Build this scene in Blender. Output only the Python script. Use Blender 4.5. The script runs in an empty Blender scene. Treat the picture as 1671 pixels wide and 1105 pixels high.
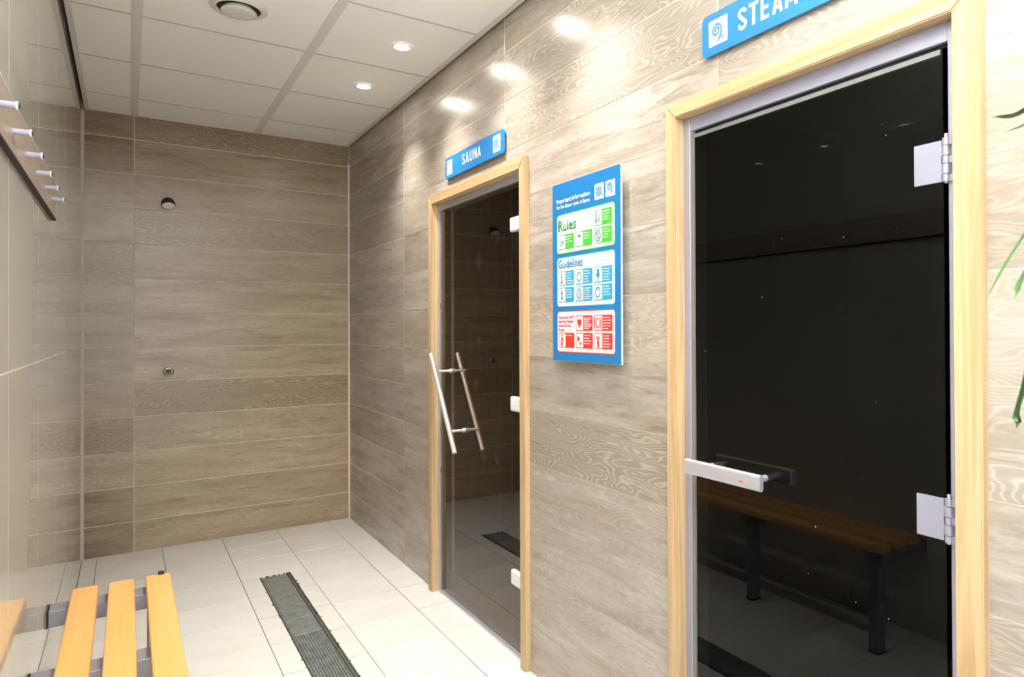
import bpy, bmesh, math, random
from mathutils import Vector, Matrix
random.seed(7)
S = bpy.context.scene
col = S.collection
R = math.radians

# ------------------------------------------------------------------ camera
HC = 1.2827
cd = bpy.data.cameras.new('camera'); cam = bpy.data.objects.new('camera', cd); col.objects.link(cam)
yaw, pitch, roll = R(35.0286), R(0.4052), R(-0.2470)
fw = Vector((math.sin(yaw)*math.cos(pitch), math.cos(yaw)*math.cos(pitch), math.sin(pitch)))
r0 = Vector((math.cos(yaw), -math.sin(yaw), 0)); u0 = r0.cross(fw)
rr = math.cos(roll)*r0 + math.sin(roll)*u0; uu = -math.sin(roll)*r0 + math.cos(roll)*u0
M = Matrix((rr, uu, -fw)).transposed().to_4x4(); M.translation = Vector((0, 0, HC))
cam.matrix_world = M
cd.sensor_width = 36; cd.sensor_fit = 'HORIZONTAL'
cd.lens = 1113.46/1671*36
cd.shift_x = -(988.742-835.5)/1671
cd.shift_y = -(552.5-527.073)/1671
cd.clip_start = 0.02
cd.dof.use_dof = True; cd.dof.focus_distance = 2.2; cd.dof.aperture_fstop = 8.0
S.camera = cam

# ------------------------------------------------------------------ world, light, exposure
w = bpy.data.worlds.new('world'); S.world = w; w.use_nodes = True
w.node_tree.nodes['Background'].inputs[0].default_value = (.8, .88, 1, 1)
w.node_tree.nodes['Background'].inputs[1].default_value = 0.3
S.view_settings.view_transform = 'Standard'; S.view_settings.look = 'None'
S.view_settings.gamma = 1; S.view_settings.use_curve_mapping = False
S.view_settings.exposure = 0.33
def area(name, loc, rot, sx, sy, power, color):
    l = bpy.data.lights.new(name, 'AREA'); l.shape = 'RECTANGLE'; l.size = sx; l.size_y = sy
    l.energy = power; l.color = color
    o = bpy.data.objects.new(name, l); o.location = loc; o.rotation_euler = rot; col.objects.link(o); return o
# daylight coming through the wide doorway behind the camera
area('doorway_daylight', (0.50, -1.58, 1.25), (R(90), 0, 0), 1.2, 2.0, 26, (.86, .93, 1))
# and through the open door in the left wall, beside and behind the camera
area('side_door_daylight', (-.205, -.78, 1.15), (R(90), 0, R(-90)), .95, 1.9, 21, (.82, .90, 1))
# added fill lamp out of view, turned up to brighten the ceiling
area('ceiling_fill', (.30, -.35, 1.62), (R(148), 0, 0), .25, .25, 88, (.96, .98, 1)).data.spread = R(88)
SPOT_W = 60; SPOT_COL = (1, .95, .90)

# ------------------------------------------------------------------ materials
def newmat(name):
    m = bpy.data.materials.new(name); m.use_nodes = True
    nt = m.node_tree; return m, nt, nt.nodes['Principled BSDF']
def N(nt, t, **k):
    n = nt.nodes.new(t)
    for a, b in k.items(): setattr(n, a, b)
    return n
def plain(name, c, rough=.5, metal=0, spec=.5, coat=0, emit=None, es=0):
    m, nt, b = newmat(name)
    b.inputs['Base Color'].default_value = (*c, 1); b.inputs['Roughness'].default_value = rough
    b.inputs['Metallic'].default_value = metal; b.inputs['Specular IOR Level'].default_value = spec
    b.inputs['Coat Weight'].default_value = coat
    if emit: b.inputs['Emission Color'].default_value = (*emit, 1); b.inputs['Emission Strength'].default_value = es
    return m
def math_n(nt, op, a, b=None, c=None):
    n = N(nt, 'ShaderNodeMath', operation=op)
    for i, x in enumerate((a, b, c)):
        if x is None: continue
        if isinstance(x, (int, float)): n.inputs[i].default_value = x
        else: nt.links.new(x, n.inputs[i])
    return n.outputs[0]
def uvvec(nt, su, sv, rnd):
    """UV in metres, moved by a per-object random amount, scaled"""
    uv = N(nt, 'ShaderNodeUVMap'); sp = N(nt, 'ShaderNodeSeparateXYZ'); nt.links.new(uv.outputs[0], sp.inputs[0])
    u = math_n(nt, 'MULTIPLY_ADD', rnd, 31.7, sp.outputs[0]); v = math_n(nt, 'MULTIPLY_ADD', rnd, 17.3, sp.outputs[1])
    c = N(nt, 'ShaderNodeCombineXYZ')
    nt.links.new(math_n(nt, 'MULTIPLY', u, su), c.inputs[0]); nt.links.new(math_n(nt, 'MULTIPLY', v, sv), c.inputs[1])
    nt.links.new(rnd, c.inputs[2]); return c.outputs[0], u, v
def noise(nt, vec, scale=1, detail=3, rough=.5, dist=0):
    n = N(nt, 'ShaderNodeTexNoise'); nt.links.new(vec, n.inputs['Vector'])
    n.inputs['Scale'].default_value = scale; n.inputs['Detail'].default_value = detail
    n.inputs['Roughness'].default_value = rough; n.inputs['Distortion'].default_value = dist
    return n.outputs['Fac']
def ramp(nt, fac, stops, interp='LINEAR'):
    r = N(nt, 'ShaderNodeValToRGB'); nt.links.new(fac, r.inputs[0]); e = r.color_ramp.elements
    r.color_ramp.interpolation = interp
    e[0].position, e[0].color = stops[0][0], (*stops[0][1], 1) if len(stops[0][1]) == 3 else stops[0][1]
    e[1].position, e[1].color = stops[-1][0], (*stops[-1][1], 1)
    for p, c in stops[1:-1]:
        x = e.new(p); x.color = (*c, 1)
    return r.outputs[0]
def mixc(nt, f, a, b, mode='MIX'):
    n = N(nt, 'ShaderNodeMix', data_type='RGBA', blend_type=mode)
    if isinstance(f, (int, float)): n.inputs[0].default_value = f
    else: nt.links.new(f, n.inputs[0])
    for i, x in ((6, a), (7, b)):
        if isinstance(x, tuple): n.inputs[i].default_value = (*x, 1)
        else: nt.links.new(x, n.inputs[i])
    return n.outputs[2]
def bump(nt, b, h, strength, dist=.001):
    n = N(nt, 'ShaderNodeBump'); n.inputs['Strength'].default_value = strength; n.inputs['Distance'].default_value = dist
    nt.links.new(h, n.inputs['Height']); nt.links.new(n.outputs[0], b.inputs['Normal'])

def oak_tile():
    """limed oak look porcelain plank; object colour: r tone, g cathedral figure, b warmth"""
    m, nt, b = newmat('limed_oak_tile')
    oi = N(nt, 'ShaderNodeObjectInfo'); rnd = oi.outputs['Random']
    sc = N(nt, 'ShaderNodeSeparateColor'); nt.links.new(oi.outputs['Color'], sc.inputs[0])
    tone, fig, warm = sc.outputs[0], sc.outputs[1], sc.outputs[2]
    v1, u, v = uvvec(nt, 2.2, 9.0, rnd)
    low = noise(nt, v1, 1, 2, .5)
    # contours of a slanted field give nested cathedral arches
    ring = math_n(nt, 'ADD', math_n(nt, 'MULTIPLY', low, 32.0), math_n(nt, 'MULTIPLY', v, 58.0))
    v5, _, _ = uvvec(nt, 20, 60, rnd)
    ring = math_n(nt, 'ADD', ring, math_n(nt, 'MULTIPLY', noise(nt, v5, 1, 2), .55))
    s = math_n(nt, 'SINE', math_n(nt, 'MULTIPLY', ring, 6.283))
    lines = math_n(nt, 'POWER', math_n(nt, 'MULTIPLY_ADD', s, .5, .5), 3.5)
    v2, _, _ = uvvec(nt, 5, 150, rnd); fine = noise(nt, v2, 1, 4, .65)
    v3, _, _ = uvvec(nt, 1.6, 11, rnd); blot = noise(nt, v3, 1, 4, .6, .4)
    v4, _, _ = uvvec(nt, 3.2, 26, rnd); streak = noise(nt, v4, 1, 3, .6, .6)
    v6, _, _ = uvvec(nt, 1.1, 4.5, rnd); where = noise(nt, v6, 1, 1)
    where = N_map(nt, where, .42, .60)
    base = ramp(nt, blot, [(.32, (.295, .250, .208)), (.5, (.385, .348, .312)), (.68, (.475, .447, .410))])
    dark = N_map(nt, streak, .56, .70)
    base = mixc(nt, math_n(nt, 'MULTIPLY', dark, .75), base, (.215, .160, .118))
    lt = N_map(nt, streak, .44, .30)
    base = mixc(nt, math_n(nt, 'MULTIPLY', lt, .5), base, (.56, .53, .48))
    base = mixc(nt, math_n(nt, 'MULTIPLY', N_map(nt, fine, .45, .68), .42), base, (.27, .205, .145))
    v7, _, _ = uvvec(nt, 28, 110, rnd); spk = noise(nt, v7, 1, 3, .6)
    base = mixc(nt, math_n(nt, 'MULTIPLY', N_map(nt, spk, .52, .70), .35), base, (.25, .195, .145))
    base = mixc(nt, math_n(nt, 'MULTIPLY', N_map(nt, spk, .42, .28), .30), base, (.60, .56, .50))
    figw = math_n(nt, 'ADD', math_n(nt, 'MULTIPLY', fig, .75), math_n(nt, 'MULTIPLY', where, .10))
    figbase = mixc(nt, lines, (.30, .250, .205), (.52, .475, .425))
    base = mixc(nt, figw, base, figbase)
    tn = N(nt, 'ShaderNodeCombineColor'); 
    nt.links.new(math_n(nt, 'MULTIPLY', tone, 1.0), tn.inputs[0])
    nt.links.new(math_n(nt, 'MULTIPLY', tone, math_n(nt, 'SUBTRACT', 1.0, math_n(nt, 'MULTIPLY', warm, .145))), tn.inputs[1])
    nt.links.new(math_n(nt, 'MULTIPLY', tone, math_n(nt, 'SUBTRACT', 1.0, math_n(nt, 'MULTIPLY', warm, .37))), tn.inputs[2])
    base = mixc(nt, 1.0, base, tn.outputs[0], 'MULTIPLY')
    nt.links.new(base, b.inputs['Base Color'])
    rg = math_n(nt, 'MULTIPLY_ADD', fine, .12, .20); nt.links.new(rg, b.inputs['Roughness'])
    h = math_n(nt, 'ADD', math_n(nt, 'MULTIPLY', lines, .3), fine)
    bump(nt, b, h, .08, .0010)
    return m
def N_map(nt, x, a, bb):
    n = N(nt, 'ShaderNodeMapRange'); n.clamp = True; nt.links.new(x, n.inputs[0])
    n.inputs[1].default_value = a; n.inputs[2].default_value = bb; return n.outputs[0]
def timber(name, light, dark, knots=True, rough=.42):
    m, nt, b = newmat(name)
    oi = N(nt, 'ShaderNodeObjectInfo'); rnd = oi.outputs['Random']
    v1, _, _ = uvvec(nt, 1.5, 40, rnd); g = noise(nt, v1, 1, 3, .55, .8)
    v2, _, _ = uvvec(nt, 9, 260, rnd); f = noise(nt, v2, 1, 2)
    c = mixc(nt, N_map(nt, g, .42, .68), light, dark)
    c = mixc(nt, math_n(nt, 'MULTIPLY', N_map(nt, f, .5, .75), .18), c, tuple(x*.6 for x in dark))
    if knots:
        v3, _, _ = uvvec(nt, 6, 14, rnd); k = noise(nt, v3, 1, 1)
        c = mixc(nt, math_n(nt, 'MULTIPLY', N_map(nt, k, .70, .78), .5), c, (.50, .27, .10))
    nt.links.new(c, b.inputs['Base Color']); b.inputs['Roughness'].default_value = rough
    bump(nt, b, f, .08, .0008); return m
def floor_mat():
    m, nt, b = newmat('cream_floor_tile')
    oi = N(nt, 'ShaderNodeObjectInfo'); rnd = oi.outputs['Random']
    v1, _, _ = uvvec(nt, 4, 9, rnd); n1 = noise(nt, v1, 1, 4, .55, .6)
    v2, _, _ = uvvec(nt, 1.6, 1.9, rnd); n2 = noise(nt, v2, 1, 3)
    c = mixc(nt, N_map(nt, n1, .3, .75), (.69, .675, .63), (.61, .595, .55))
    c = mixc(nt, math_n(nt, 'MULTIPLY', N_map(nt, n2, .45, .7), .25), c, (.52, .485, .40))
    nt.links.new(c, b.inputs['Base Color'])
    nt.links.new(math_n(nt, 'MULTIPLY_ADD', n1, .2, .28), b.inputs['Roughness'])
    bump(nt, b, n1, .08, .001); return m
def left_mat():
    m, nt, b = newmat('polished_cream_tile')
    oi = N(nt, 'ShaderNodeObjectInfo'); rnd = oi.outputs['Random']
    v1, _, _ = uvvec(nt, 14, .8, rnd); n1 = noise(nt, v1, 1, 3, .5, .3)
    v2, _, _ = uvvec(nt, 3, 3, rnd); n2 = noise(nt, v2, 1, 3)
    c = mixc(nt, n2, (.60, .57, .49), (.66, .63, .55))
    nt.links.new(c, b.inputs['Base Color'])
    nt.links.new(math_n(nt, 'MULTIPLY_ADD', n1, .025, .0), b.inputs['Roughness'])
    b.inputs['IOR'].default_value = 1.8
    bump(nt, b, n1, .02, .001); return m
def ceil_mat():
    m, nt, b = newmat('ceiling_tile_white')
    g = N(nt, 'ShaderNodeTexCoord'); n = noise(nt, g.outputs['Object'], 240, 2)
    b.inputs['Base Color'].default_value = (.88, .87, .83, 1); b.inputs['Roughness'].default_value = .85
    b.inputs['Specular IOR Level'].default_value = .2
    bump(nt, b, n, .12, .001); return m
def tinted_glass(name, tint, smear=False, refl=1, ior=1.5):
    m, nt, b = newmat(name); nt.nodes.remove(b)
    out = nt.nodes['Material Output']
    tr = N(nt, 'ShaderNodeBsdfTransparent'); tr.inputs[0].default_value = (*tint, 1)
    gl = N(nt, 'ShaderNodeBsdfGlossy'); gl.inputs['Roughness'].default_value = .012; gl.inputs[0].default_value = (refl, refl, refl, 1)
    fr = N(nt, 'ShaderNodeFresnel'); fr.inputs[0].default_value = 1.5
    fr.inputs[0].default_value = ior
    ge = N(nt, 'ShaderNodeNewGeometry')     # only the face turned to the room mirrors, the far face of the slab just passes light
    mx = N(nt, 'ShaderNodeMixShader'); nt.links.new(math_n(nt, 'MULTIPLY', fr.outputs[0], math_n(nt, 'SUBTRACT', 1.0, ge.outputs['Backfacing'])), mx.inputs[0])
    nt.links.new(tr.outputs[0], mx.inputs[1]); nt.links.new(gl.outputs[0], mx.inputs[2]); last = mx.outputs[0]
    if smear:   # lime drips, wipe marks and specks dried on the pane; low patch also paints floor reflection
        tc = N(nt, 'ShaderNodeTexCoord'); sp = N(nt, 'ShaderNodeSeparateXYZ'); nt.links.new(tc.outputs['Object'], sp.inputs[0])
        mp = N(nt, 'ShaderNodeMapping'); mp.inputs['Scale'].default_value = (1, 75, 4); nt.links.new(tc.outputs['Object'], mp.inputs[0])
        st = N_map(nt, noise(nt, mp.outputs[0], 1, 3), .48, .80)
        dy = math_n(nt, 'ABSOLUTE', math_n(nt, 'SUBTRACT', sp.outputs[1], 1.215))
        my = math_n(nt, 'SUBTRACT', 1.0, N_map(nt, dy, .02, .085))
        mz = math_n(nt, 'SUBTRACT', 1.0, N_map(nt, sp.outputs[2], .55, .72))
        f1 = math_n(nt, 'MULTIPLY', math_n(nt, 'MULTIPLY', my, mz), math_n(nt, 'MULTIPLY', st, .34))
        vo = N(nt, 'ShaderNodeTexVoronoi'); vo.inputs['Scale'].default_value = 16; nt.links.new(tc.outputs['Object'], vo.inputs['Vector'])
        dot = math_n(nt, 'LESS_THAN', vo.outputs['Distance'], .026)
        f2 = math_n(nt, 'MULTIPLY', math_n(nt, 'MULTIPLY', dot, math_n(nt, 'SUBTRACT', 1.0, N_map(nt, sp.outputs[2], .9, 1.2))), .30)
        df = N(nt, 'ShaderNodeBsdfDiffuse'); df.inputs[0].default_value = (.75, .75, .68, 1)
        m2 = N(nt, 'ShaderNodeMixShader'); nt.links.new(math_n(nt, 'ADD', f1, f2), m2.inputs[0])
        nt.links.new(last, m2.inputs[1]); nt.links.new(df.outputs[0], m2.inputs[2]); last = m2.outputs[0]
    nt.links.new(last, out.inputs[0]); return m
def brushed(name, c, rough=.3, metal=1):
    m, nt, b = newmat(name)
    b.inputs['Base Color'].default_value = (*c, 1); b.inputs['Metallic'].default_value = metal
    tc = N(nt, 'ShaderNodeTexCoord'); n = noise(nt, tc.outputs['Object'], 90, 2)
    nt.links.new(math_n(nt, 'MULTIPLY_ADD', n, .12, rough-.06), b.inputs['Roughness']); return m
def drain_mat():
    m, nt, b = newmat('drain_steel')
    tc = N(nt, 'ShaderNodeTexCoord'); n = noise(nt, tc.outputs['Object'], 22, 5, .65)
    c = mixc(nt, N_map(nt, n, .35, .7), (.26, .275, .27), (.13, .14, .13))
    c = mixc(nt, N_map(nt, noise(nt, tc.outputs['Object'], 60, 3), .66, .74), c, (.48, .49, .46))
    nt.links.new(c, b.inputs['Base Color']); b.inputs['Metallic'].default_value = .35; b.inputs['Roughness'].default_value = .42
    return m

OAK = oak_tile()
GROUT = plain('light_grout', (.62, .56, .45), .85, spec=.2)
FGROUT = plain('floor_grout', (.20, .185, .155), .9, spec=.2)
LGROUT = plain('cream_grout', (.70, .66, .56), .8, spec=.2)
FLOOR = floor_mat(); LEFT = left_mat(); CEIL = ceil_mat()
GRID = plain('ceiling_grid_metal', (.70, .68, .635), .5, spec=.3)
VOID = plain('dark_void', (.012, .011, .010), .9, spec=.1)
PINE = timber('pine_casing', (.55, .39, .215), (.39, .245, .115))
BEECH = timber('oiled_slat_wood', (.79, .44, .15), (.72, .37, .105), False, .32)
SAUNAWOOD = timber('sauna_wood', (.10, .048, .025), (.06, .028, .014), True, .6)
ALU = brushed('aluminium_daylight_tint', (.37, .37, .47), .38, .45)  # lilac cast of the cool daylight put into the base colour
ALUL = brushed('pale_aluminium', (.60, .61, .67), .33, .6)
STEEL = brushed('brushed_steel', (.66, .63, .60), .34, .6)
CHROME = plain('dark_chrome', (.32, .29, .26), .15, 1)
BENCHM = plain('grey_painted_steel', (.24, .235, .265), .4, .2)
BLACK = plain('black_plastic', (.012, .012, .012), .4)
RUBBER = plain('black_seal', (.010, .010, .012), .5, spec=.3)
STRIP = plain('olive_grey_seal', (.17, .165, .14), .5)
WHITEP = plain('white_plastic', (.80, .82, .84), .30)
VENTM = plain('vent_white', (.66, .66, .60), .45)
GLASS1 = tinted_glass('sauna_glass', (.74, .66, .58), refl=1, ior=1.58); GLASS2 = tinted_glass('steam_glass', (.38, .37, .34), True, .52)
BLUE = plain('sign_blue', (.020, .19, .46), .30); BLUEB = plain('board_blue', (.015, .165, .42), .28)
WHITE = plain('sign_white', (.66, .675, .69), .4); EDGE = plain('board_edge', (.72, .75, .80), .4)
GREEN = plain('sign_green', (.055, .46, .03), .35); DGREEN = plain('sign_dark_green', (.02, .25, .06), .35)
CYAN = plain('sign_cyan', (.03, .32, .56), .35); DCYAN = plain('sign_teal', (.02, .24, .42), .35)
RED = plain('sign_red', (.66, .035, .02), .35); DRED = plain('sign_dark_red', (.55, .02, .06), .35)
GREYL = plain('sign_grey_line', (.20, .24, .25), .4)
LEAF = plain('leaf_green', (.055, .14, .025), .38, spec=.4); LEAFD = plain('leaf_dark', (.02, .06, .015), .4)
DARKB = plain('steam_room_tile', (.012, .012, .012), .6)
DRAIN = drain_mat(); GRIME = plain('drain_grime', (.045, .05, .035), .8)
RAILW = timber('peg_rail_wood', (.50, .40, .32), (.42, .32, .25), False, .35)
RAILD = plain('peg_rail_dark_edge', (.012, .011, .008), .6)
PEG = plain('lilac_peg', (.40, .385, .50), .45, .1)

# ------------------------------------------------------------------ builders
FR = {  # u, v, n axes of each surface
 'right': (Vector((0, -1, 0)), Vector((0, 0, 1)), Vector((-1, 0, 0))),
 'back': (Vector((1, 0, 0)), Vector((0, 0, 1)), Vector((0, -1, 0))),
 'left': (Vector((0, 1, 0)), Vector((0, 0, 1)), Vector((1, 0, 0))),
 'front': (Vector((-1, 0, 0)), Vector((0, 0, 1)), Vector((0, 1, 0))),
 'floor': (Vector((1, 0, 0)), Vector((0, 1, 0)), Vector((0, 0, 1))),
 'ceil': (Vector((1, 0, 0)), Vector((0, -1, 0)), Vector((0, 0, -1)))}
def frame(side, loc):
    u, v, n = FR[side]; m = Matrix((u, v, n)).transposed().to_4x4(); m.translation = Vector(loc); return m
def link(name, me, mat=None, parent=None, mw=None):
    o = bpy.data.objects.new(name, me); col.objects.link(o)
    if mat is not None and not me.materials: me.materials.append(mat)
    if parent is not None: o.parent = parent
    if mw is not None:
        if parent is not None:
            pw = parent.matrix_basis.copy(); p = parent.parent
            while p is not None: pw = p.matrix_basis @ pw; p = p.parent
            o.matrix_basis = pw.inverted() @ mw
        else: o.matrix_basis = mw
    return o
def tag(o, label=None, cat=None, group=None, kind=None):
    for k, x in (('label', label), ('category', cat), ('group', group), ('kind', kind)):
        if x: o[k] = x
    return o
def empty(name, loc, label, cat=None, group=None, kind=None):
    o = bpy.data.objects.new(name, None); col.objects.link(o); o.location = loc; o.empty_display_size = .05
    return tag(o, label, cat, group, kind)
def bm_mesh(name, bm):
    me = bpy.data.meshes.new(name); bmesh.ops.recalc_face_normals(bm, faces=bm.faces)
    for e in bm.edges:
        if len(e.link_faces) == 2 and e.calc_face_angle(0) > .75: e.smooth = False
    bm.to_mesh(me); bm.free(); return me
def add_box(bm, c, s, bev=0, seg=1):
    r = bmesh.ops.create_cube(bm, size=1); vs = r['verts']
    bmesh.ops.scale(bm, vec=Vector(s), verts=vs)
    if bev:
        es = list({e for v in vs for e in v.link_edges})
        rb = bmesh.ops.bevel(bm, geom=es, offset=bev, segments=seg, affect='EDGES', profile=.6)
        vs = list({v for f in rb['faces'] for v in f.verts} | {v for v in vs if v.is_valid})
    bmesh.ops.translate(bm, vec=Vector(c), verts=vs)
def box_uv(me, off=(0, 0, 0)):
    """metre UVs: u runs along the longest axis of the mesh"""
    vs = me.vertices; ext = [max(v.co[i] for v in vs)-min(v.co[i] for v in vs) for i in range(3)]
    L = ext.index(max(ext)); uvl = me.uv_layers.new(name='UVMap')
    for p in me.polygons:
        n = [abs(x) for x in p.normal]; n[L] = -1; k = n.index(max(n)); o = 3-L-k
        for li in p.loop_indices:
            co = vs[me.loops[li].vertex_index].co; uvl.data[li].uv = (co[L], co[o]+.37*k)
def box(name, lo, hi, mat, parent=None, bev=0, seg=1, local=False):
    """box given by world corners; origin at its centre"""
    c = Vector([(a+b)/2 for a, b in zip(lo, hi)]); s = [abs(b-a) for a, b in zip(lo, hi)]
    bm = bmesh.new(); add_box(bm, (0, 0, 0), s, bev, seg); me = bm_mesh(name, bm); box_uv(me)
    return link(name, me, mat, parent, Matrix.Translation(c))
def tube_mesh(name, pts, r, seg=14, caps=True):
    bm = bmesh.new(); rings = []
    for i, p in enumerate(pts):
        a = pts[max(i-1, 0)]; b = pts[min(i+1, len(pts)-1)]; t = (Vector(b)-Vector(a)).normalized()
        x = t.cross(Vector((0, 0, 1)) if abs(t.z) < .9 else Vector((1, 0, 0))).normalized(); y = t.cross(x)
        rad = r[i] if isinstance(r, (list, tuple)) else r
        rings.append([bm.verts.new(Vector(p)+rad*(math.cos(2*math.pi*k/seg)*x+math.sin(2*math.pi*k/seg)*y)) for k in range(seg)])
    for a, b in zip(rings, rings[1:]):
        for k in range(seg): f = bm.faces.new((a[k], a[(k+1) % seg], b[(k+1) % seg], b[k])); f.smooth = True
    if caps: bm.faces.new(rings[0][::-1]); bm.faces.new(rings[-1])
    return bm_mesh(name, bm)
def tube(name, pts, r, mat, parent=None, seg=14):
    c = sum((Vector(p) for p in pts), Vector())/len(pts)
    me = tube_mesh(name, [Vector(p)-c for p in pts], r, seg)
    return link(name, me, mat, parent, Matrix.Translation(c))
def lathe(name, prof, mat, parent, mw, seg=40):
    """profile of (radius, height) turned about local z"""
    bm = bmesh.new(); rings = []
    for r, z in prof:
        if r < 1e-6: rings.append([bm.verts.new((0, 0, z))]); continue
        rings.append([bm.verts.new((r*math.cos(2*math.pi*k/seg), r*math.sin(2*math.pi*k/seg), z)) for k in range(seg)])
    for a, b in zip(rings, rings[1:]):
        for k in range(seg):
            q = [a[k % len(a)], a[(k+1) % len(a)], b[(k+1) % len(b)], b[k % len(b)]]
            q = [x for i, x in enumerate(q) if x not in q[:i]]
            if len(q) > 2: f = bm.faces.new(q); f.smooth = True
    me = bm_mesh(name, bm); o = link(name, me, mat, parent, mw); return o
def poly_mesh(name, pts, th):
    """flat polygon in local uv, extruded from w=0 to w=th"""
    bm = bmesh.new(); lo = [bm.verts.new((x, y, 0)) for x, y in pts]; hi = [bm.verts.new((x, y, th)) for x, y in pts]
    bm.faces.new(hi); bm.faces.new(lo[::-1]); n = len(pts)
    for i in range(n): bm.faces.new((lo[i], lo[(i+1) % n], hi[(i+1) % n], hi[i]))
    return bm_mesh(name, bm)
def rrect(cx, cy, w_, h_, r, seg=5):
    out = []
    for sx, sy, a0 in ((1, 1, 0), (-1, 1, 90), (-1, -1, 180), (1, -1, 270)):
        for k in range(seg+1):
            a = R(a0+90*k/seg); out.append((cx+sx*(w_/2-r)+r*math.cos(a), cy+sy*(h_/2-r)+r*math.sin(a)))
    return out

# ---- tiles
cache = {}
def tile_obj(name, side, rect, w0, th, mat, parent, cuts=(), ch=.0015, color=None):
    """rect (u0,u1,v0,v1) on the surface coordinates (world y / x and z); w0 = world coordinate of the backing plane"""
    u0, u1, v0, v1 = rect
    uA, vA, nA = FR[side]
    cu, cv = (u0+u1)/2, (v0+v1)/2
    key = (name, side, round(u1-u0, 4), round(v1-v0, 4), round(th, 4))
    hit = [c for c in cuts if c[0] < u1-1e-6 and c[1] > u0+1e-6 and c[2] < v1-1e-6 and c[3] > v0+1e-6]
    if hit or key not in cache:
        bm = bmesh.new()
        if not hit:
            a, b = (u1-u0)/2, (v1-v0)/2
            base = [bm.verts.new((x, y, 0)) for x, y in ((-a, -b), (a, -b), (a, b), (-a, b))]
            mid = [bm.verts.new((x, y, th-ch)) for x, y in ((-a, -b), (a, -b), (a, b), (-a, b))]
            top = [bm.verts.new((x, y, th)) for x, y in ((-a+ch, -b+ch), (a-ch, -b+ch), (a-ch, b-ch), (-a+ch, b-ch))]
            for A, B in ((base, mid), (mid, top)):
                for i in range(4): bm.faces.new((A[i], A[(i+1) % 4], B[(i+1) % 4], B[i]))
            bm.faces.new(top); bm.faces.new(base[::-1])
        else:
            us = sorted({u0, u1} | {min(max(c[i], u0), u1) for c in hit for i in (0, 1)})
            vs = sorted({v0, v1} | {min(max(c[i], v0), v1) for c in hit for i in (2, 3)})
            sg = {'right': -1}.get(side, 1)
            keep = [(a, b, c, d) for a, b in zip(us, us[1:]) for c, d in zip(vs, vs[1:])
                    if not any(h[0] < (a+b)/2 < h[1] and h[2] < (c+d)/2 < h[3] for h in hit)]
            if not keep: bm.free(); return None
            for a, b, c, d in keep:
                add_box(bm, (sg*((a+b)/2-cu), (c+d)/2-cv, th/2), (b-a, d-c, th))
        me = bm_mesh(name, bm); uvl = me.uv_layers.new(name='UVMap')
        for l in me.loops:
            co = me.vertices[l.vertex_index].co; uvl.data[l.index].uv = (co.x, co.y)
        if not hit: cache[key] = me
    else: me = cache[key]
    if side == 'right': loc = (w0, cu, cv)
    elif side == 'left': loc = (w0, cu, cv)
    elif side in ('back', 'front'): loc = (cu, w0, cv)
    else: loc = (cu, cv, w0)
    o = link(name, me, mat, parent, frame(side, loc))
    if color: o.color = color
    return o

# ------------------------------------------------------------------ dimensions
WR, D, WL, H = 1.2348, 4.797, -.2076, 2.52
Y0 = -1.6
def struct(name, lo, hi, mat, label, holes=()):
    o = box(name, lo, hi, mat); tag(o, label, kind='structure'); return o
def wall_with_holes(name, x0, x1, holes, mat, label):
    """plane wall in the y-z plane between x0 and x1 with door holes (y0,y1,z1)"""
    bm = bmesh.new(); ys = [Y0]; segs = []
    cur = Y0
    for (a, b, zt) in sorted(holes):
        segs.append((cur, a, 0, H+.12)); segs.append((a, b, zt, H+.12)); cur = b
    segs.append((cur, D+.1, 0, H+.12))
    for a, b, c, d in segs: add_box(bm, ((x0+x1)/2, (a+b)/2, (c+d)/2), (x1-x0, b-a, d-c))
    me = bm_mesh(name, bm); o = link(name, me, mat); tag(o, label, kind='structure'); return o

# door casings (outer): sauna y 2.262..3.256 top 1.930 ; steam y .596..1.442 top 1.890
SA = (2.262, 3.256, 1.930); ST = (.596, 1.442, 1.890)
TH = .009
floor = struct('floor', (WL-.1, Y0-.1, -.06), (WR+1.9, D+.1, -TH+.003), FGROUT, 'cream tiled floor of the corridor with thin dark joints')
back = struct('wall_back', (WL-.1, D+.0011, -.06), (WR+.1, D+.1, H+.12), GROUT, 'far end wall clad in oak-look planks, tinted brown for the dim warm light there')
right = wall_with_holes('wall_right', WR+.0011, WR+.10, [(SA[0]+.03, SA[1]-.03, SA[2]-.03), (ST[0]+.03, ST[1]-.03, ST[2]-.03)], GROUT, 'long right wall clad in pale oak-look planks with two door openings')
bml = bmesh.new()
for a, b, c, d in ((Y0, -1.27, -.06, H+.12), (-1.27, -.29, 2.12, H+.12), (-.29, D+.1, -.06, H+.12)): add_box(bml, (WL-.0504, (a+b)/2, (c+d)/2), (.0992, b-a, d-c))
left = link('wall_left', bm_mesh('wall_left', bml), LGROUT); tag(left, 'glossy cream wall on the left that mirrors the room', kind='structure')
ceiling = struct('ceiling', (WL-.1, Y0-.1, H+.10), (WR+.1, D+.1, H+.16), VOID, 'suspended ceiling of white tiles in a grey grid')
bmf = bmesh.new()
for a, b, c, d in ((WL-.1, -.12, 0, H+.1), (1.12, WR+.1, 0, H+.1), (-.12, 1.12, 2.28, H+.1)): add_box(bmf, ((a+b)/2, Y0-.05, (c+d)/2), (b-a, .1, d-c))
front = link('wall_front', bm_mesh('wall_front', bmf), LGROUT); tag(front, 'plain wall behind the camera around a wide doorway', kind='structure')

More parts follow.
